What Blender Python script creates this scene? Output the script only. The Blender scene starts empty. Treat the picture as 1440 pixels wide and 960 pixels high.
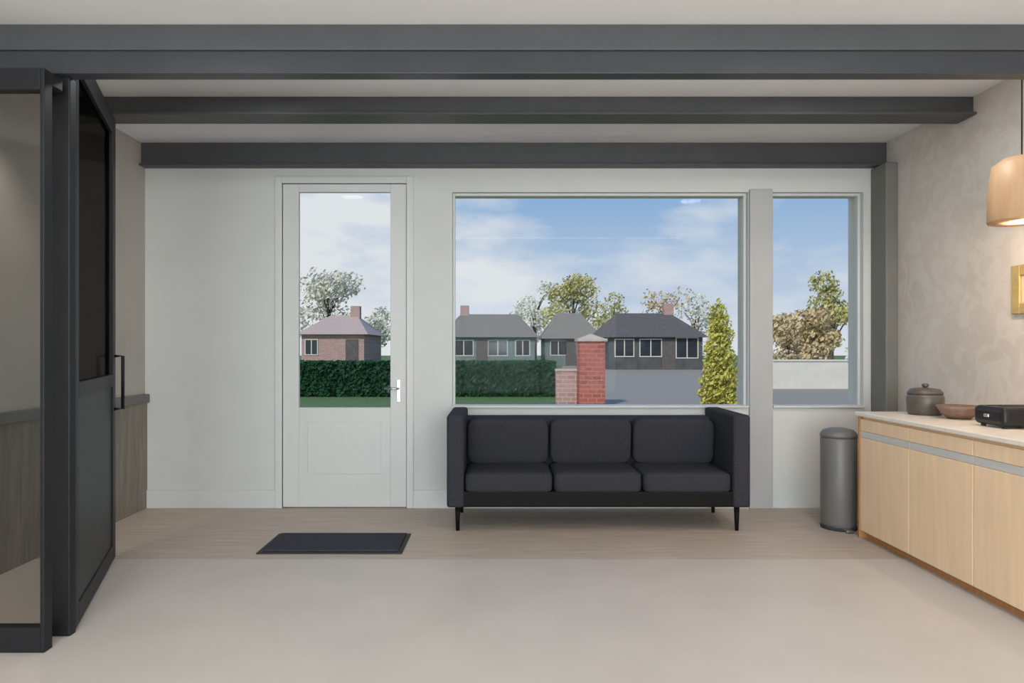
import bpy, bmesh, math, random
from mathutils import Vector, Matrix, noise
random.seed(7)
C = bpy.context.scene.collection
SC = bpy.context.scene
F = 960.0; CX = 700.0; CY = 490.0; H = 1.4          # focal length in pixels, vanishing point, eye height
D = 6.0                                              # distance of the back wall
XL, XR = -3.10, 3.38                                 # side walls
def PX(px, d): return (px - CX) * d / F
def PZ(py, d): return H + (CY - py) * d / F

# ------------------------------------------------------------------ materials
def srgb(r, g, b):
    f = lambda c: (c/255/12.92) if c/255 <= .04045 else ((c/255+.055)/1.055)**2.4
    return (f(r), f(g), f(b), 1)
def mat(name, col, rough=.6, metal=0, noise_scale=None, amt=.12, stretch=(1,1,1), bump=0, spec=.5, emit=None, col2=None, detail=4):
    m = bpy.data.materials.new(name); m.use_nodes = True
    nt = m.node_tree; b = nt.nodes['Principled BSDF']
    b.inputs['Roughness'].default_value = rough; b.inputs['Metallic'].default_value = metal
    b.inputs['Specular IOR Level'].default_value = spec
    b.inputs['Base Color'].default_value = col
    if noise_scale:
        tc = nt.nodes.new('ShaderNodeTexCoord'); mp = nt.nodes.new('ShaderNodeMapping')
        mp.inputs['Scale'].default_value = stretch
        nz = nt.nodes.new('ShaderNodeTexNoise'); nz.inputs['Scale'].default_value = noise_scale; nz.inputs['Detail'].default_value = detail
        rp = nt.nodes.new('ShaderNodeValToRGB')
        c2 = col2 or tuple(c*(1-amt) for c in col[:3]) + (1,)
        c1 = col if col2 else tuple(min(1, c*(1+amt)) for c in col[:3]) + (1,)
        rp.color_ramp.elements[0].position = .3; rp.color_ramp.elements[1].position = .7
        rp.color_ramp.elements[0].color = c2; rp.color_ramp.elements[1].color = c1
        nt.links.new(tc.outputs['Object'], mp.inputs['Vector']); nt.links.new(mp.outputs['Vector'], nz.inputs['Vector'])
        nt.links.new(nz.outputs['Fac'], rp.inputs['Fac']); nt.links.new(rp.outputs['Color'], b.inputs['Base Color'])
        if bump:
            bp = nt.nodes.new('ShaderNodeBump'); bp.inputs['Strength'].default_value = bump; bp.inputs['Distance'].default_value = .01
            nt.links.new(nz.outputs['Fac'], bp.inputs['Height']); nt.links.new(bp.outputs['Normal'], b.inputs['Normal'])
    if emit:
        b.inputs['Emission Color'].default_value = emit[0]; b.inputs['Emission Strength'].default_value = emit[1]
    return m
def glass(name, tint, refl=.06):
    m = bpy.data.materials.new(name); m.use_nodes = True; nt = m.node_tree
    for n in list(nt.nodes): nt.nodes.remove(n)
    o = nt.nodes.new('ShaderNodeOutputMaterial'); t = nt.nodes.new('ShaderNodeBsdfTransparent'); g = nt.nodes.new('ShaderNodeBsdfGlossy')
    g.inputs['Roughness'].default_value = .02; t.inputs['Color'].default_value = tint
    mx = nt.nodes.new('ShaderNodeMixShader'); mx.inputs[0].default_value = refl
    nt.links.new(t.outputs[0], mx.inputs[1]); nt.links.new(g.outputs[0], mx.inputs[2]); nt.links.new(mx.outputs[0], o.inputs['Surface'])
    return m
def brick(name, c1, c2, mortar, scale):
    m = bpy.data.materials.new(name); m.use_nodes = True; nt = m.node_tree; b = nt.nodes['Principled BSDF']
    tc = nt.nodes.new('ShaderNodeTexCoord'); mp = nt.nodes.new('ShaderNodeMapping'); mp.inputs['Rotation'].default_value = (math.pi/2, 0, 0)
    k = nt.nodes.new('ShaderNodeTexBrick'); k.inputs['Color1'].default_value = c1; k.inputs['Color2'].default_value = c2; k.inputs['Mortar'].default_value = mortar
    k.inputs['Scale'].default_value = scale; k.inputs['Mortar Size'].default_value = .02; b.inputs['Roughness'].default_value = .85
    nt.links.new(tc.outputs['Object'], mp.inputs[0]); nt.links.new(mp.outputs[0], k.inputs['Vector']); nt.links.new(k.outputs['Color'], b.inputs['Base Color'])
    return m
def stone(name, ca, cb, cc):
    m = mat(name, ca, .45, noise_scale=1.8, stretch=(1,1,1), col2=cb, detail=6)
    nt = m.node_tree; b = nt.nodes['Principled BSDF']
    old = b.inputs['Base Color'].links[0].from_socket
    tc = nt.nodes.new('ShaderNodeTexCoord'); v = nt.nodes.new('ShaderNodeTexNoise'); v.inputs['Scale'].default_value = 5; v.inputs['Detail'].default_value = 8; v.inputs['Distortion'].default_value = 1.5
    r = nt.nodes.new('ShaderNodeValToRGB'); r.color_ramp.elements[0].position = .47; r.color_ramp.elements[1].position = .53
    r.color_ramp.elements[0].color = (0,0,0,1); r.color_ramp.elements[1].color = (.45,.45,.45,1)
    mx = nt.nodes.new('ShaderNodeMix'); mx.data_type = 'RGBA'; mx.inputs['B'].default_value = cc
    nt.links.new(tc.outputs['Object'], v.inputs['Vector']); nt.links.new(v.outputs['Fac'], r.inputs[0]); nt.links.new(r.outputs[0], mx.inputs['Factor'])
    nt.links.new(old, mx.inputs['A']); nt.links.new(mx.outputs['Result'], b.inputs['Base Color'])
    return m

M = {}
M['white_wall'] = mat('white_wall_paint', (.655,.66,.64,1), .75, noise_scale=3, amt=.02)
M['white_wood'] = mat('white_painted_wood', (.67,.675,.655,1), .45, noise_scale=8, amt=.015)
M['ceil_white'] = mat('white_ceiling_paint', (.84,.84,.82,1), .8, noise_scale=3, amt=.015)
M['ceil_grey'] = mat('bay_ceiling_paint', (.80,.81,.83,1), .75, noise_scale=3, amt=.02)
M['beam'] = mat('dark_grey_steel_paint', (.072,.074,.078,1), .5, noise_scale=6, amt=.06)
M['beam_dark'] = mat('near_black_track_paint', (.042,.044,.05,1), .4, noise_scale=6, amt=.06)
M['frame'] = mat('black_frame_metal', (.018,.018,.02,1), .5, noise_scale=12, amt=.1, spec=.25)
M['slate'] = mat('slate_grey_panel', (.032,.037,.042,1), .5, noise_scale=5, amt=.12, spec=.3)
M['floor'] = mat('pale_screed_floor', (.565,.505,.455,1), .42, noise_scale=2.2, amt=.04, detail=8, spec=.3)
M['floor_back'] = mat('brown_floor_border', (.49,.405,.335,1), .5, noise_scale=4, stretch=(.6,8,1), amt=.14, detail=6)
M['taupe'] = mat('taupe_wall_paint', (.46,.43,.39,1), .8, noise_scale=2, amt=.06)
M['wainscot'] = mat('dark_brown_wainscot', (.22,.195,.16,1), .55, noise_scale=5, stretch=(1,6,.6), amt=.2)
M['rail'] = mat('grey_dado_rail', (.15,.15,.145,1), .5, noise_scale=5, amt=.05)
M['stone'] = stone('beige_stone_wall', (.68,.61,.545,1), (.60,.535,.475,1), (.72,.67,.62,1))
M['pillar'] = mat('olive_grey_paint', (.18,.175,.155,1), .6, noise_scale=4, amt=.06)
M['mullion'] = mat('mid_grey_paint', (.46,.46,.455,1), .55, noise_scale=5, amt=.03)
M['sofa'] = mat('charcoal_fabric', (.038,.038,.046,1), .9, noise_scale=120, amt=.25, bump=.15, spec=.15)
M['sofa_dark'] = mat('black_stained_wood', (.008,.007,.007,1), .6, noise_scale=20, stretch=(1,1,.2), amt=.2, spec=.15)
M['mat'] = mat('charcoal_coir', (.055,.057,.07,1), .95, noise_scale=160, amt=.35, bump=.4, spec=.1)
M['mat_edge'] = mat('black_rubber', (.03,.03,.032,1), .7, noise_scale=30, amt=.1)
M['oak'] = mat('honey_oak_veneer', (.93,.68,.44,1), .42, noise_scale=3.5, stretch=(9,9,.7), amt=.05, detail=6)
M['oak_dark'] = mat('shade_toned_oak', (.50,.235,.085,1), .5, noise_scale=4, stretch=(9,9,.7), amt=.12, detail=6)  # deeper oak: shade at the far cabinet end put into the colour
M['channel'] = mat('pale_satin_metal', (.78,.76,.72,1), .4, .3, noise_scale=30, stretch=(1,.2,8), amt=.04)
M['worktop'] = mat('pale_quartz', (.85,.77,.67,1), .3, noise_scale=40, amt=.04)
M['grey_steel'] = mat('grey_enamel', (.16,.15,.14,1), .4, noise_scale=6, amt=.05)
M['steel'] = mat('brushed_steel', (.6,.6,.6,1), .3, 1, noise_scale=20, stretch=(1,1,8), amt=.08)
M['black_gloss'] = mat('black_enamel', (.014,.013,.014,1), .3, noise_scale=10, amt=.1, spec=.3)
M['taupe_glaze'] = mat('taupe_glaze', (.10,.085,.072,1), .35, noise_scale=10, amt=.15)
M['brown_wood'] = mat('walnut_wood', (.22,.145,.105,1), .5, noise_scale=6, stretch=(1,8,8), amt=.2)
M['lamp_wood'] = mat('bent_oak_shade', (.56,.34,.18,1), .5, noise_scale=3, stretch=(6,6,1), amt=.1)
M['bulb'] = mat('warm_bulb', (1,.85,.6,1), .4, emit=((1,.72,.42,1), 8), noise_scale=5, amt=.01)
M['gold'] = mat('gilt_frame', (.58,.42,.16,1), .4, .4, noise_scale=15, amt=.12)
M['paper'] = mat('off_white_paper', (.75,.7,.62,1), .8, noise_scale=3, amt=.06, col2=(.55,.5,.42,1))
M['glass'] = glass('clear_glass', (.98,.985,.985,1), .002)
M['dark_glass'] = glass('smoked_glass', (.26,.26,.25,1), .03)
M['pane_glass'] = glass('lightly_tinted_glass', (.93,.92,.90,1), .01)
M['lawn'] = mat('lawn_grass', (.10,.18,.06,1), .9, noise_scale=8, amt=.35)
M['asphalt'] = mat('grey_asphalt', (.31,.285,.245,1), .85, noise_scale=20, amt=.15)
M['hedge'] = mat('dark_hedge_leaf', (.028,.092,.046,1), .8, noise_scale=6, amt=.25, spec=.1)
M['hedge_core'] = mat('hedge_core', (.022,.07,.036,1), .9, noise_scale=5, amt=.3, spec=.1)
M['brick_red'] = brick('red_brick', srgb(158,80,70), srgb(178,98,84), srgb(172,140,130), 2.3)
M['brick_pink'] = brick('pink_brick', srgb(165,128,124), srgb(178,145,140), srgb(195,184,178), 2.3)
M['cap'] = mat('stone_cap', (.5,.42,.38,1), .8, noise_scale=6, amt=.1)
M['render_white'] = mat('white_render', (.68,.66,.61,1), .8, noise_scale=3, amt=.05)
M['render_grey'] = mat('grey_render', (.17,.22,.22,1), .8, noise_scale=2, amt=.2)
M['render_dark'] = mat('dark_render', (.085,.095,.10,1), .8, noise_scale=2, amt=.25)
M['roof_grey'] = mat('grey_slate_roof', (.215,.20,.175,1), .8, noise_scale=6, amt=.15)
M['roof_pink'] = mat('faded_pink_roof', (.50,.40,.36,1), .8, noise_scale=6, amt=.1)
M['roof_dark'] = mat('dark_tile_roof', (.115,.105,.10,1), .8, noise_scale=6, amt=.2)
M['house_glass'] = mat('dark_window_glass', (.03,.04,.05,1), .1, noise_scale=2, amt=.2)
M['gold_leaf'] = mat('golden_leaf', (.52,.49,.10,1), .7, noise_scale=4, amt=.3)
M['olive_leaf'] = mat('olive_leaf', (.48,.46,.17,1), .7, noise_scale=1.5, amt=.25)
M['pale_leaf'] = mat('pale_sage_leaf', (.72,.71,.60,1), .7, noise_scale=1.5, amt=.1)
M['tan_leaf'] = mat('tan_leaf', (.60,.49,.28,1), .7, noise_scale=1.5, amt=.2)
M['bark'] = mat('grey_bark', (.13,.10,.08,1), .9, noise_scale=8, stretch=(1,1,.3), amt=.3)

# ------------------------------------------------------------------ mesh builder
class MB:
    def __init__(s): s.bm = bmesh.new()
    def _merge(s, b, mi=0):
        for f in b.faces: f.material_index = mi
        me = bpy.data.meshes.new('t'); b.to_mesh(me); b.free(); s.bm.from_mesh(me); bpy.data.meshes.remove(me)
    def box(s, x0, x1, y0, y1, z0, z1, bev=0, seg=2, mi=0, rot=None):
        b = bmesh.new(); bmesh.ops.create_cube(b, size=1)
        for v in b.verts: v.co = Vector(((x0+x1)/2+v.co.x*(x1-x0), (y0+y1)/2+v.co.y*(y1-y0), (z0+z1)/2+v.co.z*(z1-z0)))
        if bev: bmesh.ops.bevel(b, geom=list(b.edges), offset=bev, segments=seg, affect='EDGES', profile=.5)
        if rot: bmesh.ops.transform(b, matrix=rot, verts=b.verts)
        s._merge(b, mi); return s
    def lathe(s, prof, x=0, y=0, n=32, mi=0):
        b = bmesh.new(); rings = []
        for r, z in prof: rings.append([b.verts.new((x+r*math.cos(2*math.pi*i/n), y+r*math.sin(2*math.pi*i/n), z)) for i in range(n)])
        for a, c in zip(rings, rings[1:]):
            for i in range(n): b.faces.new((a[i], a[(i+1)%n], c[(i+1)%n], c[i]))
        if prof[0][0] > 1e-4: b.faces.new(rings[0][::-1])
        if prof[-1][0] > 1e-4: b.faces.new(rings[-1])
        bmesh.ops.remove_doubles(b, verts=b.verts, dist=1e-5); bmesh.ops.recalc_face_normals(b, faces=b.faces)
        for f in b.faces: f.smooth = True
        s._merge(b, mi); return s
    def tube(s, pts, rad, n=10, mi=0):
        b = bmesh.new(); pts = [Vector(p) for p in pts]; rings = []
        rs = rad if isinstance(rad, (list, tuple)) else [rad]*len(pts)
        for i, p in enumerate(pts):
            t = (pts[min(i+1, len(pts)-1)] - pts[max(i-1, 0)]).normalized()
            u = t.cross(Vector((0,0,1)) if abs(t.z) < .95 else Vector((1,0,0))).normalized(); w = t.cross(u)
            rings.append([b.verts.new(p + rs[i]*(math.cos(2*math.pi*k/n)*u + math.sin(2*math.pi*k/n)*w)) for k in range(n)])
        for a, c in zip(rings, rings[1:]):
            for k in range(n): b.faces.new((a[k], a[(k+1)%n], c[(k+1)%n], c[k]))
        b.faces.new(rings[0][::-1]); b.faces.new(rings[-1]); bmesh.ops.recalc_face_normals(b, faces=b.faces)
        for f in b.faces: f.smooth = True
        s._merge(b, mi); return s
    def cushion(s, cx, cy, cz, sx, sy, sz, e1=.35, e2=.25, mi=0, tilt=0, nu=36, nv=20):
        b = bmesh.new(); sg = lambda v, p: math.copysign(abs(v)**p, v); rings = []
        for j in range(nv+1):
            ph = -math.pi/2 + math.pi*j/nv; r = []
            for i in range(nu):
                th = 2*math.pi*i/nu
                r.append(b.verts.new((sx/2*sg(math.cos(ph), e1)*sg(math.cos(th), e2), sy/2*sg(math.cos(ph), e1)*sg(math.sin(th), e2), sz/2*sg(math.sin(ph), e1))))
            rings.append(r)
        for a, c in zip(rings, rings[1:]):
            for i in range(nu): b.faces.new((a[i], a[(i+1)%nu], c[(i+1)%nu], c[i]))
        bmesh.ops.remove_doubles(b, verts=b.verts, dist=1e-5); bmesh.ops.recalc_face_normals(b, faces=b.faces)
        bmesh.ops.transform(b, matrix=Matrix.Translation((cx,cy,cz)) @ Matrix.Rotation(tilt, 4, 'X'), verts=b.verts)
        for f in b.faces: f.smooth = True
        s._merge(b, mi); return s
    def poly(s, verts, faces, mi=0):
        b = bmesh.new(); vs = [b.verts.new(v) for v in verts]
        for f in faces: b.faces.new([vs[i] for i in f])
        bmesh.ops.recalc_face_normals(b, faces=b.faces); s._merge(b, mi); return s
    def leaves(s, blobs, n, size, shell=.55, mi=0):
        b = bmesh.new(); vol = [r[0]*r[1]*r[2] for _, r in blobs]
        for _ in range(n):
            (c, r), = random.choices(blobs, weights=vol)
            d = Vector((random.gauss(0,1), random.gauss(0,1), random.gauss(0,1))).normalized()*random.uniform(shell, 1.03)
            p = Vector((c[0]+d.x*r[0], c[1]+d.y*r[1], c[2]+d.z*r[2]))
            a = Vector((random.gauss(0,1), random.gauss(0,1), random.gauss(0,1))).normalized(); t = a.orthogonal().normalized(); w = a.cross(t)
            q = size*random.uniform(.6, 1.3)
            b.faces.new([b.verts.new(p+t*q), b.verts.new(p+w*q*.5), b.verts.new(p-t*q), b.verts.new(p-w*q*.5)])
        s._merge(b, mi); return s
    def build(s, name, m, parent=None, base=None):
        if parent is not None and base is None: base = parent['_base'] if '_base' in parent else parent.parent['_base']
        if base is not None: bmesh.ops.translate(s.bm, vec=-Vector(base), verts=s.bm.verts)
        me = bpy.data.meshes.new(name); s.bm.to_mesh(me); s.bm.free()
        for x in (m if isinstance(m, (list, tuple)) else [m]): me.materials.append(x)
        o = bpy.data.objects.new(name, me); C.objects.link(o)
        if parent is not None: o.parent = parent
        elif base is not None: o.location = base
        return o
def thing(name, label, cat, base=(0,0,0), group=None):
    o = bpy.data.objects.new(name, None); C.objects.link(o); o.location = base; o.empty_display_size = .1
    o['label'] = label; o['category'] = cat; o['_base'] = list(base)
    if group: o['group'] = group
    return o
def tag(o, label, cat, group=None, kind=None):
    o['label'] = label; o['category'] = cat
    if group: o['group'] = group
    if kind: o['kind'] = kind
    return o
def struct(o, label=None, cat=None):
    o['kind'] = 'structure'
    if label: o['label'] = label; o['category'] = cat
    return o
def sthing(name, label, cat, base): return struct(thing(name, label, cat, base))

# ------------------------------------------------------------------ room shell
YP = 3.27                                            # dark portal between the white ceiling and the beamed bay
ZN = PZ(34, YP); ZH = PZ(102, YP); ZC = 3.19         # near ceiling, portal header underside, bay ceiling
YB = -3.4                                            # wall behind the camera
SILL, HEAD = PZ(573, D), PZ(270, D)
WT = .26
fl = MB()
yb = 1344/(786-490)
fl.box(XL-.2, XR+.2, YB-.2, yb, -.12, 0, mi=0).box(XL-.2, XR+.2, yb, D+WT, -.12, 0, mi=1)
struct(fl.build('floor', [M['floor'], M['floor_back']]), 'pale screed floor with a brown border along the window wall', 'floor')
cl = MB(); cl.box(XL-.2, XR+.2, YB-.2, YP+.06, ZN, ZN+.12, mi=0).box(XL-.2, XR+.2, YP+.06, D+WT, ZC, ZC+.12, mi=1).box(XL-.2, XR+.2, YP+.0, YP+.06, ZN+.12, ZC+.12, mi=1)
struct(cl.build('ceiling', [M['ceil_white'], M['ceil_grey']]), 'ceiling, white near the viewer and grey between the dark beams', 'ceiling')

d1 = (PX(397, D), PX(572, D)); DTOP = PZ(258, D)     # glazed door opening
w1 = (PX(636, D), PX(1052, D)); w2 = (PX(1086, D), PX(1214, D))
bw = MB()
ZT = ZC + .1
for x0, x1, z0, z1 in ((XL-.2, d1[0], 0, ZT), (d1[0], d1[1], DTOP, ZT), (d1[1], w1[0], 0, ZT), (w1[0], w1[1], 0, SILL), (w1[0], w1[1], HEAD, ZT),
                       (w1[1], w2[0], 0, ZT), (w2[0], w2[1], 0, SILL), (w2[0], w2[1], HEAD, ZT), (w2[1], XR+.2, 0, ZT)):
    bw.box(x0, x1, D, D+WT, z0, z1)
struct(bw.build('wall_back', M['white_wall']), 'white end wall with a door and two windows', 'wall')
struct(MB().box(XL-.2, XL, YB-.2, D, 0, ZT).build('wall_left', M['taupe']), 'taupe side wall behind the black glazed screen', 'wall')
struct(MB().box(XR, XR+.2, YB-.2, D, 0, ZT).build('wall_right', M['stone']), 'beige mottled stone wall above the oak cabinets', 'wall')
struct(MB().box(XL, -2.6, YB-.2, YB, 0, ZN).box(2.8, XR, YB-.2, YB, 0, ZN).box(-2.6, 2.8, YB-.2, YB, 0, .35).box(-2.6, 2.8, YB-.2, YB, 2.6, ZN).build('wall_rear', M['white_wall']), 'white wall with an added window opening behind the viewer', 'wall')
# dado along the left wall
dz = PZ(592, 4.45)
struct(MB().box(XL, XL+.02, YP+.1, D, 0, dz).build('trim_1', M['wainscot']), 'dark brown wainscot low on the left wall', 'panelling')
struct(MB().box(XL, XL+.045, YP+.1, D, dz, dz+.075, .008).build('trim_2', M['rail']), 'grey dado rail capping the dark wainscot', 'rail')
# skirting on the white wall
struct(MB().box(XL+.02, d1[0]-.06, D-.018, D, 0, .16, .004).box(d1[1]+.06, w1[1], D-.018, D, 0, .16, .004).build('baseboard_back', M['white_wood']), 'white skirting board along the end wall', 'skirting')
r = sthing('added_rear_window', 'added unseen window behind the viewer for fill light', 'window', (.1, YB-.1, .35))  # unseen window, added so light reaches the end wall frontally
f = MB()
for x in (-2.6, -.83, .95, 2.75): f.box(x, x+.05, YB-.14, YB-.08, .35, 2.6, .004)
for z in (.35, 2.55): f.box(-2.55, 2.75, YB-.14, YB-.08, z, z+.05, .004)
f.build('window_frame', M['white_wood'], r)
MB().box(-2.55, 2.75, YB-.112, YB-.106, .4, 2.55).build('pane', M['glass'], r)
# beams
def beam(name, y, wd, drop, label, x1=XR):
    b = MB().box(XL, x1, y, y+wd, ZC-drop, ZC, .006)
    b.box(XL, x1, y-.035, min(y+wd+.035, D-.001), ZC-drop-.018, ZC-drop, .003)      # lower flange
    struct(b.build(name, M['beam']), label, 'beam')
beam('trim_3', .808*D, .14, .12, 'dark grey ceiling beam midway to the window wall')
beam('trim_4', D-.07, .069, .19, 'dark grey ceiling beam against the window wall')
# portal: header and left post
px0, px1 = PX(66, YP), PX(102, YP)
hd = MB().box(XL, XR, YP, YP+.12, PZ(70, YP), ZN, .004).box(XL, XR, YP+.01, YP+.09, ZH, PZ(70, YP), .004, mi=1)
hd.box(XL, XR, YP+.061, YP+.12, ZN, ZC, 0)
struct(hd.build('trim_5', [M['beam'], M['beam_dark']]), 'wide dark header spanning the room below the white ceiling', 'beam')
px0, px1 = PX(66, YP), PX(102, YP)
struct(MB().box(PX(69, YP+.05), PX(98, YP+.05), YP+.05, YP+.10, 0, ZH, .006).build('trim_6', M['frame']), 'black post at the edge of the glazed screen', 'post')
struct(MB().box(PX(1224, D), XR-.001, D-.24, D, 0, ZC-.215, .01).build('trim_7', M['pillar']), 'olive grey corner pillar between window and stone wall', 'pillar')
struct(MB().box(w1[1]+.005, w2[0]-.005, D-.03, D+.1, 0, HEAD+.02, .006).build('trim_8', M['mullion']), 'mid grey post between the wide window and narrow window', 'post')

# windows
def window(name, x, label, nmull, z0=SILL, z1=HEAD):
    r = sthing(name, label, 'window', ((x[0]+x[1])/2, D+.08, z0))
    f = MB(); t = .022; y0, y1 = D+.05, D+.11
    f.box(x[0], x[0]+t, y0, y1, z0, z1, .004).box(x[1]-t, x[1], y0, y1, z0, z1, .004).box(x[0]+t, x[1]-t, y0, y1, z0, z0+t, .004).box(x[0]+t, x[1]-t, y0, y1, z1-t, z1, .004)
    for k in range(nmull):
        xm = x[0]+(x[1]-x[0])*(k+1)/(nmull+1); f.box(xm-.012, xm+.012, y0, y1, z0+t, z1-t, .003)
    f.build('window_frame', M['white_wood'], r)
    MB().box(x[0]+t, x[1]-t, D+.076, D+.084, z0+t, z1-t).build('pane', M['glass'], r)
    MB().box(x[0]-.0, x[1]+.0, D-.03, D+.05, z0, z0+.02, .005).build('window_sill', M['white_wood'], r)
    return r
window('window_1', w1, 'wide window above the charcoal sofa with sky and trees', 0)
window('window_2', w2, 'narrow window between grey post and corner pillar', 0)
# half-glazed white door
r = sthing('door_1', 'tall white half-glazed door with a charcoal mat before it', 'door', ((d1[0]+d1[1])/2, D, 0))
fr = MB(); a, b_ = d1
fr.box(a-.06, a, D-.02, D+.1, 0, DTOP+.06, .005).box(b_, b_+.06, D-.02, D+.1, 0, DTOP+.06, .005).box(a, b_, D-.02, D+.1, DTOP, DTOP+.06, .005)
fr.build('door_frame', M['white_wood'], r)
g0, g1 = PX(420, D), PX(549, D); lf = MB()
lf.box(a+.004, g0, D+.0, D+.045, .008, DTOP-.004, .004).box(g1, b_-.004, D, D+.045, .008, DTOP-.004, .004).box(g0, g1, D, D+.045, .008, SILL, .004).box(g0, g1, D, D+.045, HEAD, DTOP-.004, .004)
lf.build('door_leaf', M['white_wood'], r)
MB().box(g0+.08, g1-.08, D-.004, D, .30, SILL-.12, .003).build('kick_panel', M['white_wood'], r)
MB().box(g0, g1, D+.018, D+.026, SILL, HEAD).build('pane', M['glass'], r)
hx = b_-.07; hm = MB().box(hx-.018, hx+.018, D-.008, D, .93, 1.13, .004)
hm.tube([(hx, D-.005, 1.05), (hx, D-.055, 1.05), (hx-.02, D-.06, 1.05), (hx-.12, D-.06, 1.05)], .009)
hm.build('handle', M['steel'], r)
# black glazed screen, left of the portal
r = sthing('window_3', 'black framed fixed glass screen beside the black post at far left', 'glass screen', (-2.6, YP, 0))
sx0, sx1 = XL+.005, PX(62, YP-.13); t = .05; f = MB()
f.box(sx0, sx0+t, YP-.13, YP-.07, 0, ZH-.03, .004).box(sx1-.02, sx1, YP-.13, YP-.07, 0, ZH-.03, .004).box(sx0+t, sx1-.02, YP-.13, YP-.07, 0, .115, .004).box(sx0+t, sx1-.02, YP-.13, YP-.07, ZH-.13, ZH-.03, .004).box(sx0, sx1, YP-.07, YP+.005, ZH-.09, ZH-.03, .003)
f.build('screen_frame', M['frame'], r)
MB().box(sx0+t, sx1-.02, YP-.104, YP-.096, .115, ZH-.13).build('pane', M['pane_glass'], r)
# open leaf swung back into the bay, built along +y then turned about its hinge
L = 1.28; ang = math.radians(21.5); LZ = 2.93
r = sthing('door_2', 'open black framed glass door folded back along the left wall', 'door', (px1-.05, YP+.105, 0)); r['_base'] = [0,0,0]
f = MB(); t = .085; th = .05; zm = 1.15
f.box(-th, 0, 0, t, .01, LZ, .004).box(-th, 0, L-.11, L, .01, LZ, .004).box(-th, 0, t, L-.11, .01, .11, .004).box(-th, 0, t, L-.11, LZ-.12, LZ, .004).box(-th, 0, t, L-.11, zm, zm+.08, .004)
f.build('leaf_frame', M['frame'], r)
MB().box(-th+.02, -.022, t, L-.11, zm+.08, LZ-.12).build('pane', M['dark_glass'], r)
MB().box(-th+.01, -.01, t, L-.11, .11, zm, .003).build('lower_panel', M['slate'], r)
h = MB().tube([(0, L-.055, 1.0), (.05, L-.055, 1.0), (.05, L-.055, 1.35), (0, L-.055, 1.35)], .011); h.build('pull_handle', M['frame'], r)
r.rotation_euler = (0, 0, ang)

# ------------------------------------------------------------------ charcoal sofa under the window
sY0, sY1 = 5.18, 5.92; sx0, sx1 = PX(628, sY0), PX(1056, sY0); ST = .828
r = thing('sofa', 'charcoal boxy three-seat sofa under the wide window', 'sofa', ((sx0+sx1)/2, (sY0+sY1)/2, 0))
aw = .13
MB().box(sx0+.01, sx1-.01, sY0+.02, sY1, .19, .31, .012).build('base', M['sofa_dark'], r)
MB().box(sx0+.1, sx1-.1, sY1-.17, sY1-.005, .30, ST, .03, 3).build('backrest', M['sofa'], r)
for q in (0, 1):
    x = sx0 if q == 0 else sx1-aw
    MB().box(x, x+aw, sY0, sY1, .19, ST+.067, .022, 3).build('armrest', M['sofa'], r)
cw = (sx1-sx0-2*aw)/3
for k in range(3):
    cx = sx0+aw+cw*(k+.5)
    MB().cushion(cx, (sY0+sY1-.17)/2+.005, .375, cw-.008, sY1-.17-sY0-.01, .17, .3, .16).build('seat_cushion', M['sofa'], r)
    MB().cushion(cx, sY1-.245, .64, cw-.015, .15, .385, .3, .25, tilt=.1).build('back_cushion', M['sofa'], r)
for x in (sx0+.08, sx1-.08):
    for y in (sY0+.08, sY1-.08):
        MB().lathe([(.014, 0), (.022, .191)], x, y, 16).build('leg', M['sofa_dark'], r)

# doormat
my0, my1 = 1344/(779-490), 1344/(751-490)
mx0, mx1 = PX(377, (my0+my1)/2), PX(572, (my0+my1)/2)
r = thing('doormat', 'charcoal coir doormat on the brown floor before the white door', 'doormat', ((mx0+mx1)/2, (my0+my1)/2, 0))
MB().box(mx0, mx1, my0, my1, 0, .008, .003).build('rubber_border', M['mat_edge'], r)
MB().box(mx0+.03, mx1-.03, my0+.03, my1-.03, .008, .02, .004).build('pile', M['mat'], r)

# ------------------------------------------------------------------ oak cabinets and worktop along the stone wall
kx = 2.68; ky1 = 5.07; ktop = .932; kw = .60
names = ['oak base cabinet at the far end, nearest the window', 'oak base cabinet in the middle of the run', 'oak base cabinet nearest the viewer at the frame edge']
for k in range(3):
    y1 = ky1-.02-kw*k; y0 = y1-kw
    r = thing('base_cabinet', names[k]+', under pale worktop', 'cabinet', (kx+.3, (y0+y1)/2, 0), 'oak base cabinets along the stone wall')
    MB().box(kx+.022, XR-.01, y0+.001, y1-.001, .07, ktop-.03, .002).build('carcass', M['oak'], r)
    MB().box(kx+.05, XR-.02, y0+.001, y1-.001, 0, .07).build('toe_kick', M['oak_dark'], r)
    MB().box(kx, kx+.021, y0+.003, y1-.003, .06, .745, .003).build('door', M['oak'], r)
    MB().box(kx, kx+.021, y0+.003, y1-.003, .795, ktop-.05, .003).build('drawer', M['oak'], r)
    MB().box(kx+.004, kx+.0225, y0+.001, y1-.001, .747, .793, .001).build('grip_channel', M['channel'], r)
r = MB().box(kx-.005, XR-.01, ky1-.02, ky1, 0, ktop-.03, .003).build('end_panel', M['oak_dark'], None, (kx+.35, ky1-.01, 0))  # darker tone stands in for shade at the end of the run
tag(r, 'end panel in oak darkened for shade, closing the oak cabinet run by the window', 'panel')
r = MB().box(kx-.022, XR-.002, 3.25, ky1+.015, ktop-.03, ktop, .006).build('worktop', M['worktop'], None, (3.03, 4.15, ktop-.03))
tag(r, 'pale quartz worktop lying on the oak cabinets', 'worktop')

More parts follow.
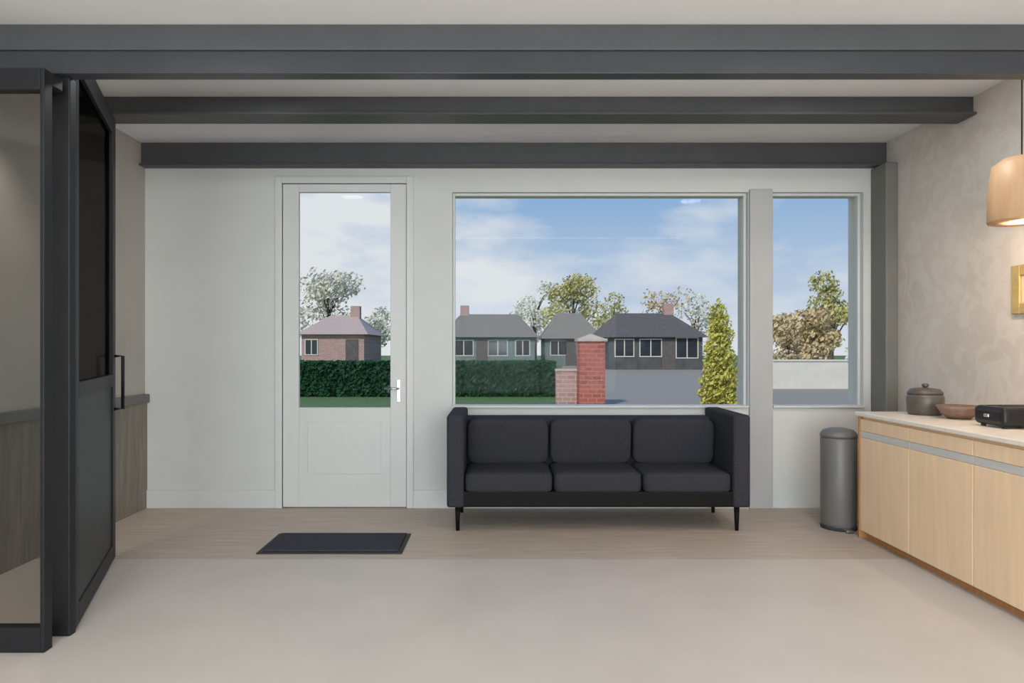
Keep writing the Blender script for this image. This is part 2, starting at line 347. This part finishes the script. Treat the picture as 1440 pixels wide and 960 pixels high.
# pedal bin beyond the cabinets
bx, by = PX(1181, 5.32), 5.34
r = thing('pedal_bin', 'slim grey pedal bin between the cabinets and window wall', 'bin', (bx, by, 0))
MB().lathe([(.0, .02), (.125, .02), (.13, .05), (.132, .70), (.128, .71), (0, .71)], bx, by, 40).build('body', M['grey_steel'], r)
MB().lathe([(.13, 0), (.132, .02), (0, .02)], bx, by, 40).build('base_ring', M['mat_edge'], r)
MB().lathe([(.134, .712), (.134, .735), (.11, .765), (.05, .782), (0, .785)], bx, by, 40).build('lid', M['grey_steel'], r)
MB().box(bx-.03, bx+.03, by-.19, by-.12, .012, .024, .003).build('pedal', M['steel'], r)

# things on the worktop
cx, cy = PX(1301, 4.85), 4.85; z = ktop
r = thing('canister', 'dark taupe lidded canister on the pale worktop', 'canister', (cx, cy, z))
MB().lathe([(0, z), (.10, z), (.115, z+.02), (.118, z+.12), (.108, z+.148), (0, z+.148)], cx, cy, 36).build('body', M['taupe_glaze'], r)
MB().lathe([(.112, z+.148), (.112, z+.16), (.09, z+.182), (.03, z+.192), (0, z+.192)], cx, cy, 36).build('lid', M['taupe_glaze'], r)
MB().lathe([(.012, z+.191), (.024, z+.208), (.018, z+.22), (0, z+.222)], cx, cy, 20).build('knob', M['taupe_glaze'], r)
cx, cy = PX(1350, 4.55), 4.56
r = thing('wooden_bowl', 'low walnut bowl beside the dark canister', 'bowl', (cx, cy, z))
MB().lathe([(.0, z), (.065, z), (.10, z+.03), (.135, z+.085), (.128, z+.088), (.09, z+.04), (.05, z+.018), (0, z+.016)], cx, cy, 40).build('shell', M['brown_wood'], r)
ty, tx = 4.08, PX(1424, 4.08)
r = thing('toaster', 'low black toaster standing on the worktop at the right edge', 'toaster', (tx, ty, z))
MB().box(tx-.15, tx+.15, ty-.13, ty+.13, z+.012, z+.125, .03, 4).build('body', M['black_gloss'], r)
for s in (-.05, .05): MB().box(tx-.11, tx+.11, ty+s-.016, ty+s+.016, z+.123, z+.128, .001).build('slot', M['frame'], r)
MB().box(tx-.162, tx-.149, ty-.02, ty+.02, z+.06, z+.08, .004).build('lever', M['steel'], r)
for sx in (-.11, .11):
    for sy in (-.09, .09): MB().lathe([(.014, z), (.014, z+.014)], tx+sx, ty+sy, 12).build('foot', M['mat_edge'], r)

# pendant lamp over the worktop
ly, lx = 3.9, PX(1437, 3.9); z0, z1 = PZ(312, ly), PZ(222, ly); R = PX(1437, ly)-PX(1396, ly)
r = thing('pendant_lamp', 'round bent-oak pendant lamp glowing over the worktop', 'lamp', (lx, ly, z0))
MB().lathe([(R*.97, z0), (R, z0+.01), (R*.98, (z0+z1)/2), (R*.86, z1-.04), (R*.55, z1), (.04, z1+.012), (.035, z1+.008), (R*.52, z1-.006), (R*.83, z1-.046), (R*.955, (z0+z1)/2), (R*.955, z0+.002)], lx, ly, 48).build('lamp_shade', M['lamp_wood'], r)
MB().tube([(lx, ly, z1+.006), (lx, ly, ZC-.02)], .004, 8).build('cord', M['frame'], r)
MB().lathe([(.05, ZC-.022), (.05, ZC), (0, ZC)], lx, ly, 24).build('ceiling_rose', M['frame'], r)
MB().lathe([(0, z0+.05), (.03, z0+.06), (.045, z0+.095), (.03, z0+.135), (.015, z0+.16), (.015, z1+.0)], lx, ly, 24).build('bulb', M['bulb'], r)

# gilt picture on the stone wall
gy1 = XR*F/(1428-CX); gy0 = gy1-.5; gz0, gz1 = PZ(442, gy1), PZ(374, gy1)
r = thing('picture', 'small gilt framed picture on the stone wall at the right edge', 'picture', (XR, (gy0+gy1)/2, (gz0+gz1)/2))
f = MB(); t = .07
f.box(XR-.03, XR-.001, gy0, gy0+t, gz0, gz1, .006).box(XR-.03, XR-.001, gy1-t, gy1, gz0, gz1, .006).box(XR-.03, XR-.001, gy0+t, gy1-t, gz0, gz0+t, .006).box(XR-.03, XR-.001, gy0+t, gy1-t, gz1-t, gz1, .006)
f.build('picture_frame', M['gold'], r)
MB().box(XR-.012, XR-.002, gy0+t, gy1-t, gz0+t, gz1-t).build('print', M['paper'], r)

# ------------------------------------------------------------------ outside
GZ = -.02
struct(MB().box(-90, 90, D+WT+.01, 140, GZ-.2, GZ).build('ground', M['lawn']), 'lawn beyond the windows', 'lawn')
def ZO(py, d): return PZ(py, d)
struct(MB().poly([(PX(770,17), 13, GZ+.004), (14, 13, GZ+.004), (30, 58, GZ+.004), (PX(790,58), 58, GZ+.004)], [(0,1,2,3)]).build('driveway', M['asphalt']), 'grey asphalt drive running away past the brick pier', 'driveway')
# hedge
hx0, hx1 = PX(300, 20), PX(781, 20); hz = ZO(509, 20)
r = thing('hedge', 'long clipped dark green hedge across the garden', 'hedge', ((hx0+hx1)/2, 20.5, GZ))
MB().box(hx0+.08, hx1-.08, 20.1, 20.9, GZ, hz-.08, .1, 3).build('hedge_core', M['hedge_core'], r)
b = bmesh.new(); lm = MB()
for _ in range(9000):
    face = random.random()
    x = random.uniform(hx0, hx1); zz = random.uniform(GZ, hz); y = 20.06 + random.uniform(-.05, .06)
    if face < .25: y = random.uniform(20.05, 20.95); zz = hz + random.uniform(-.08, .02)
    elif face < .29: x = hx1 + random.uniform(-.08, .02); y = random.uniform(20.05, 20.95)
    p = Vector((x, y, zz)); a = Vector((random.gauss(0,1), random.gauss(0,1), random.gauss(0,1))).normalized(); t = a.orthogonal().normalized(); w = a.cross(t); q = random.uniform(.04, .09)
    b.faces.new([b.verts.new(p+t*q), b.verts.new(p+w*q*.6), b.verts.new(p-t*q), b.verts.new(p-w*q*.6)])
lm._merge(b); lm.build('foliage', M['hedge'], r)['kind'] = 'stuff'
# brick gate pier and stub wall
pd = 16.6; pX0, pX1 = PX(815, pd), PX(851, pd); pz = ZO(480, pd)
r = thing('gate_pier', 'salmon red brick gate pier at the end of the hedge', 'pier', ((pX0+pX1)/2, pd+.3, GZ))
MB().box(pX0, pX1, pd, pd+.6, GZ, pz, .01).build('shaft', M['brick_red'], r)
c = MB().box(pX0-.05, pX1+.05, pd-.05, pd+.65, pz, pz+.07, .01)
xm = (pX0+pX1)/2; c.poly([(pX0, pd, pz+.07), (pX1, pd, pz+.07), (pX1, pd+.6, pz+.07), (pX0, pd+.6, pz+.07), (xm, pd+.3, pz+.2)], [(0,1,4),(1,2,4),(2,3,4),(3,0,4),(3,2,1,0)])
c.build('cap', M['cap'], r)
r = thing('garden_wall', 'low pinkish brick wall beside the gate pier', 'wall', (PX(797, 17), 17.1, GZ))
wz = ZO(522, 17)
MB().box(PX(782, 17), pX0-.01, 17, 17.22, GZ, wz, .01).build('brickwork', M['brick_pink'], r)
MB().box(PX(782, 17)-.02, pX0-.01, 16.98, 17.24, wz, wz+.06, .01).build('coping', M['cap'], r)
# white rendered wall seen in the narrow window
r = thing('garden_wall', 'white rendered garden wall seen through the narrow window', 'wall', (PX(1150, 24), 24, GZ))
wz = ZO(508, 24)
MB().box(PX(1062, 24), PX(1330, 24), 24, 24.25, GZ, wz, .01).build('rendered_face', M['render_white'], r)
MB().box(PX(1062, 24)-.03, PX(1330, 24)+.03, 23.96, 24.29, wz, wz+.06, .01).build('coping', M['render_white'], r)

# golden conifer
cd = 16.2; cx = PX(1012, cd); ct = ZO(428, cd)
r = thing('golden_conifer', 'yellow green conifer on the drive edge right of the pier', 'shrub', (cx, cd, GZ))
MB().tube([(cx, cd, GZ), (cx+.02, cd, ct*.5), (cx, cd, ct*.92)], [.06, .045, .015]).build('trunk', M['bark'], r)
bl = [((cx+random.uniform(-.05,.05), cd, GZ+.12+ct*k/9), ((.47-.30*(k/9)**1.6), (.47-.30*(k/9)**1.6), .28)) for k in range(9)]
MB().leaves(bl, 5200, .055, .45).build('foliage', M['gold_leaf'], r)

# houses
def house(label, x0, x1, d, depth, eave, ridge, wall, roof, wins, door_x=None, chim=None, gable=False):
    r = thing('house', label, 'house', ((x0+x1)/2, d+depth/2, GZ))
    MB().box(x0, x1, d, d+depth, GZ, eave).build('walls', wall, r)
    o = .35; m = MB()
    if gable:
        xm = (x0+x1)/2
        m.poly([(x0-o, d-o, eave), (x1+o, d-o, eave), (xm, d-o, ridge), (x0-o, d+depth+o, eave), (x1+o, d+depth+o, eave), (xm, d+depth+o, ridge)], [(0,1,2),(3,5,4),(0,2,5,3),(1,4,5,2),(0,3,4,1)])
    else:
        m.poly([(x0-o, d-o, eave), (x1+o, d-o, eave), (x1+o, d+depth+o, eave), (x0-o, d+depth+o, eave), (x0+1.2, d+depth/2, ridge), (x1-1.2, d+depth/2, ridge)], [(0,1,5,4),(2,3,4,5),(1,2,5),(3,0,4),(0,3,2,1)])
    rf = m.build('roof', roof, r)
    if chim: MB().box(chim-.35, chim+.35, d+depth/2-.3, d+depth/2+.3, ridge-.6, ridge+.7, .02).build('chimney', M['brick_pink'], rf)
    for wx, wz0, ww, wh in wins:
        f = MB(); f.box(wx-ww/2-.07, wx+ww/2+.07, d-.05, d, wz0-.07, wz0, .01).box(wx-ww/2-.07, wx+ww/2+.07, d-.05, d, wz0+wh, wz0+wh+.07, .01)
        for q in (wx-ww/2-.07, wx-.03, wx+ww/2): f.box(q, q+.07, d-.05, d, wz0, wz0+wh, .01)
        w = f.build('window', M['render_white'], r); MB().box(wx-ww/2, wx+ww/2, d-.02, d-.005, wz0, wz0+wh).build('pane', M['house_glass'], w)
    if door_x is not None:
        MB().box(door_x-.45, door_x+.45, d-.05, d, GZ, 2.05, .01).build('door', M['roof_dark'], r)
    return r
u = lambda p, d: PX(p, d)
house('pink brick house seen through the door glass, above the hedge', u(424,48), u(512,48), 48, 7, ZO(470,48), ZO(440,48), M['brick_pink'], M['roof_pink'], [(u(438,48), 1.0, .8, 1.0)], u(495,48), u(486,48))
house('long grey roofed house behind the hedge, left part of wide window', u(622,52), u(752,52), 52, 8, ZO(474,52), ZO(438,52), M['render_grey'], M['roof_grey'], [(u(652,52), .9, 1.4, 1.1), (u(700,52), .9, 1.4, 1.1), (u(735,52), .9, 1.0, 1.1)], u(678,52), u(650,52))
house('small house with mid grey roof directly left of the dark house', u(766,56), u(842,56), 56, 5, ZO(476,56), ZO(438,56), M['render_grey'], M['roof_grey'], [(u(785,56), .9, 1.2, 1.1), (u(822,56), .9, 1.2, 1.1)], u(803,56))
house('dark roofed dark walled house left of the golden conifer', u(856,46), u(988,46), 46, 8, ZO(474,46), ZO(436,46), M['render_dark'], M['roof_dark'], [(u(878,46), .9, 1.2, 1.1), (u(915,46), .9, 1.4, 1.1), (u(966,46), .8, 1.4, 1.3)], u(940,46), u(960,46))

# trees
def tree(label, cx, d, top, rx, leaf, n, size, trunk_h=.35, group='trees beyond the garden', seed=0, shell=.5):
    random.seed(seed); H_ = top-GZ
    r = thing('tree', label, 'tree', (cx, d, GZ), group)
    t = MB().tube([(cx, d, GZ), (cx+.05, d, GZ+H_*.3), (cx-.05, d, GZ+H_*.5), (cx, d, GZ+H_*.62)], [.16*H_/6, .13*H_/6, .08*H_/6, .03*H_/6])
    bl = []
    for k in range(9):
        a = 2*math.pi*k/9*1.7; zz = random.uniform(trunk_h+.1, .86); rr = rx*random.uniform(.15, .62)*(1.15-abs(zz-.55))
        c = (cx+rr*math.cos(a), d+rr*math.sin(a), GZ+H_*zz); s = random.uniform(.34, .5)*rx
        s = min(s, (top-c[2])*1.0+.25)
        bl.append((c, (s, s, s*.85)))
        t.tube([(cx, d, GZ+H_*max(.25, zz-.3)), ((cx+c[0])/2+.05, (d+c[1])/2, GZ+H_*(zz-.1)), c], [.05*H_/6, .035*H_/6, .015*H_/6], 6)
    t.build('trunk', M['bark'], r)
    MB().leaves(bl, n, size, shell).build('foliage', leaf, r)
    return r
tree('tall olive green tree over the roofs, left of centre in the wide window', u(806,68), 68, ZO(372,68), 3.6, M['olive_leaf'], 2600, .19, seed=1)
tree('broad sage tree directly left of the tall olive tree', u(752,80), 80, ZO(392,80), 3.3, M['pale_leaf'], 1500, .19, seed=2, trunk_h=.2)
tree('olive tree rising right of the tall olive tree, over dark roof', u(862,82), 82, ZO(398,82), 2.8, M['olive_leaf'], 1300, .19, seed=3, trunk_h=.25)
tree('thin tan tree rising over the dark roof left of the conifer', u(936,60), 60, ZO(400,60), 2.6, M['tan_leaf'], 700, .17, seed=4, trunk_h=.25)
tree('pale tan tree partly behind the golden conifer', u(978,64), 64, ZO(404,64), 2.4, M['pale_leaf'], 900, .17, seed=5, trunk_h=.25)
tree('pale sage tree behind the pink house in the door glass', u(462,58), 58, ZO(362,58), 3.5, M['pale_leaf'], 2000, .2, seed=6, trunk_h=.25)
tree('smaller pale tree right of the pink house in the door glass', u(528,67), 67, ZO(400,67), 2.2, M['pale_leaf'], 1300, .18, seed=7, trunk_h=.15)
tree('olive green tree tallest in the narrow window', u(1168,40), 40, ZO(376,40), 1.9, M['olive_leaf'], 2200, .13, seed=8)
tree('bushy tan tree at the left of the narrow window', u(1108,36), 36, ZO(436,36), 1.7, M['tan_leaf'], 2600, .12, seed=9, trunk_h=.05)
tree('bushy tan tree below the tallest tree in the narrow window', u(1150,30), 30, ZO(432,30), 1.3, M['tan_leaf'], 2200, .12, seed=10, trunk_h=.05)
tree('faded sage tree at the right edge of the narrow window', u(1222,46), 46, ZO(440,46), 2.0, M['pale_leaf'], 1600, .15, seed=11, trunk_h=.05)

# ------------------------------------------------------------------ sky
w = bpy.data.worlds.new('sky'); SC.world = w; w.use_nodes = True; nt = w.node_tree
for n in list(nt.nodes): nt.nodes.remove(n)
N = nt.nodes.new; Lk = nt.links.new
tc = N('ShaderNodeTexCoord'); sp = N('ShaderNodeSeparateXYZ'); Lk(tc.outputs['Generated'], sp.inputs[0])
rp = N('ShaderNodeValToRGB'); e = rp.color_ramp.elements
e[0].position = 0; e[0].color = (.64,.70,.80,1); e[1].position = .22; e[1].color = (.25,.43,.68,1)
e2 = e.new(1.0); e2.color = (.12,.25,.55,1)
Lk(sp.outputs['Z'], rp.inputs['Fac'])
mp = N('ShaderNodeMapping'); mp.inputs['Scale'].default_value = (1, 1, 2.6); mp.inputs['Location'].default_value = (.35, 0, .15); Lk(tc.outputs['Generated'], mp.inputs[0])
nz = N('ShaderNodeTexNoise'); nz.inputs['Scale'].default_value = 5.2; nz.inputs['Detail'].default_value = 7; nz.inputs['Roughness'].default_value = .55; Lk(mp.outputs[0], nz.inputs['Vector'])
# more cloud towards the left and towards the horizon
mx = N('ShaderNodeMath'); mx.operation = 'MULTIPLY_ADD'; Lk(sp.outputs['X'], mx.inputs[0]); mx.inputs[1].default_value = -.42; Lk(nz.outputs['Fac'], mx.inputs[2])
mz = N('ShaderNodeMath'); mz.operation = 'MULTIPLY_ADD'; Lk(sp.outputs['Z'], mz.inputs[0]); mz.inputs[1].default_value = -1.0; Lk(mx.outputs[0], mz.inputs[2])
cr = N('ShaderNodeValToRGB'); cr.color_ramp.elements[0].position = .21; cr.color_ramp.elements[1].position = .49; Lk(mz.outputs[0], cr.inputs['Fac'])
cm = N('ShaderNodeMix'); cm.data_type = 'RGBA'; cm.inputs['B'].default_value = (.76,.79,.82,1); Lk(cr.outputs['Color'], cm.inputs['Factor']); Lk(rp.outputs['Color'], cm.inputs['A'])
bg = N('ShaderNodeBackground'); bg.inputs['Strength'].default_value = 1.0; Lk(cm.outputs['Result'], bg.inputs['Color'])
out = N('ShaderNodeOutputWorld'); Lk(bg.outputs[0], out.inputs['Surface'])

# ------------------------------------------------------------------ lights
def light(name, kind, loc, rot, energy, color=(1,1,1), **k):
    l = bpy.data.lights.new(name, kind); l.energy = energy; l.color = color
    for a_, v in k.items(): setattr(l, a_, v)
    o = bpy.data.objects.new(name, l); C.objects.link(o); o.location = loc; o.rotation_euler = rot; return o
light('sun', 'SUN', (0,-20,30), (math.radians(50), 0, math.radians(-25)), 2.5, (1,.93,.82), angle=math.radians(4))
light('rear_fill_light', 'AREA', (.1, YB-.35, 1.5), (math.radians(90), 0, 0), 330, (.88,.95,1), shape='RECTANGLE', size=5.3, size_y=2.2)  # added fill from behind the viewer, evens out the end wall
for x in (-1.6, 1.7):
    for y in (-1.9, .3, 2.1):
        light('ceiling_panel_light', 'AREA', (x, y, ZN-.03), (0,0,0), 12, (.92,.97,1), shape='RECTANGLE', size=.6, size_y=.6)
for x, y, e_ in ((-1.7, 4.1, 8), (2.3, 4.0, 13)):
    light('bay_fill_light', 'AREA', (x, y, ZC-.03), (0,0,0), e_, (.95,.98,1), shape='DISK', size=.25)  # added fill without a visible fixture, lifts the bay
light('header_fill_uplight', 'AREA', (.7, YP+.135, ZH+.1), (math.radians(150), 0, 0), 15, (.95,.98,1), shape='RECTANGLE', size=3.4, size_y=.10)  # added hidden uplight behind the header, brightens the bay ceiling
light('screen_fill_spot', 'SPOT', (-2.7, 4.05, ZC-.03), (0,0,0), 30, (1,.95,.88), spot_size=math.radians(85), spot_blend=.7, shadow_soft_size=.04)  # added spot to brighten the left wall behind the glazed screen
light('pendant_glow', 'POINT', (lx, ly, z0-.02), (0,0,0), 25, (1,.72,.45), shadow_soft_size=.05)

# ------------------------------------------------------------------ camera
cam = bpy.data.cameras.new('camera'); co = bpy.data.objects.new('camera', cam); C.objects.link(co)
co.location = (0,0,H); co.rotation_euler = (math.pi/2, 0, 0)
cam.sensor_fit = 'HORIZONTAL'; cam.sensor_width = 36; cam.lens = F/1440*36
cam.shift_x = (720-CX)/1440; cam.shift_y = (CY-480)/1440; cam.clip_end = 500; cam.clip_start = .05
SC.camera = co
for o in bpy.data.objects:
    if '_base' in o: del o['_base']
vs = SC.view_settings; vs.view_transform = 'Standard'; vs.look = 'None'; vs.gamma = 1; vs.use_curve_mapping = False; vs.exposure = 0
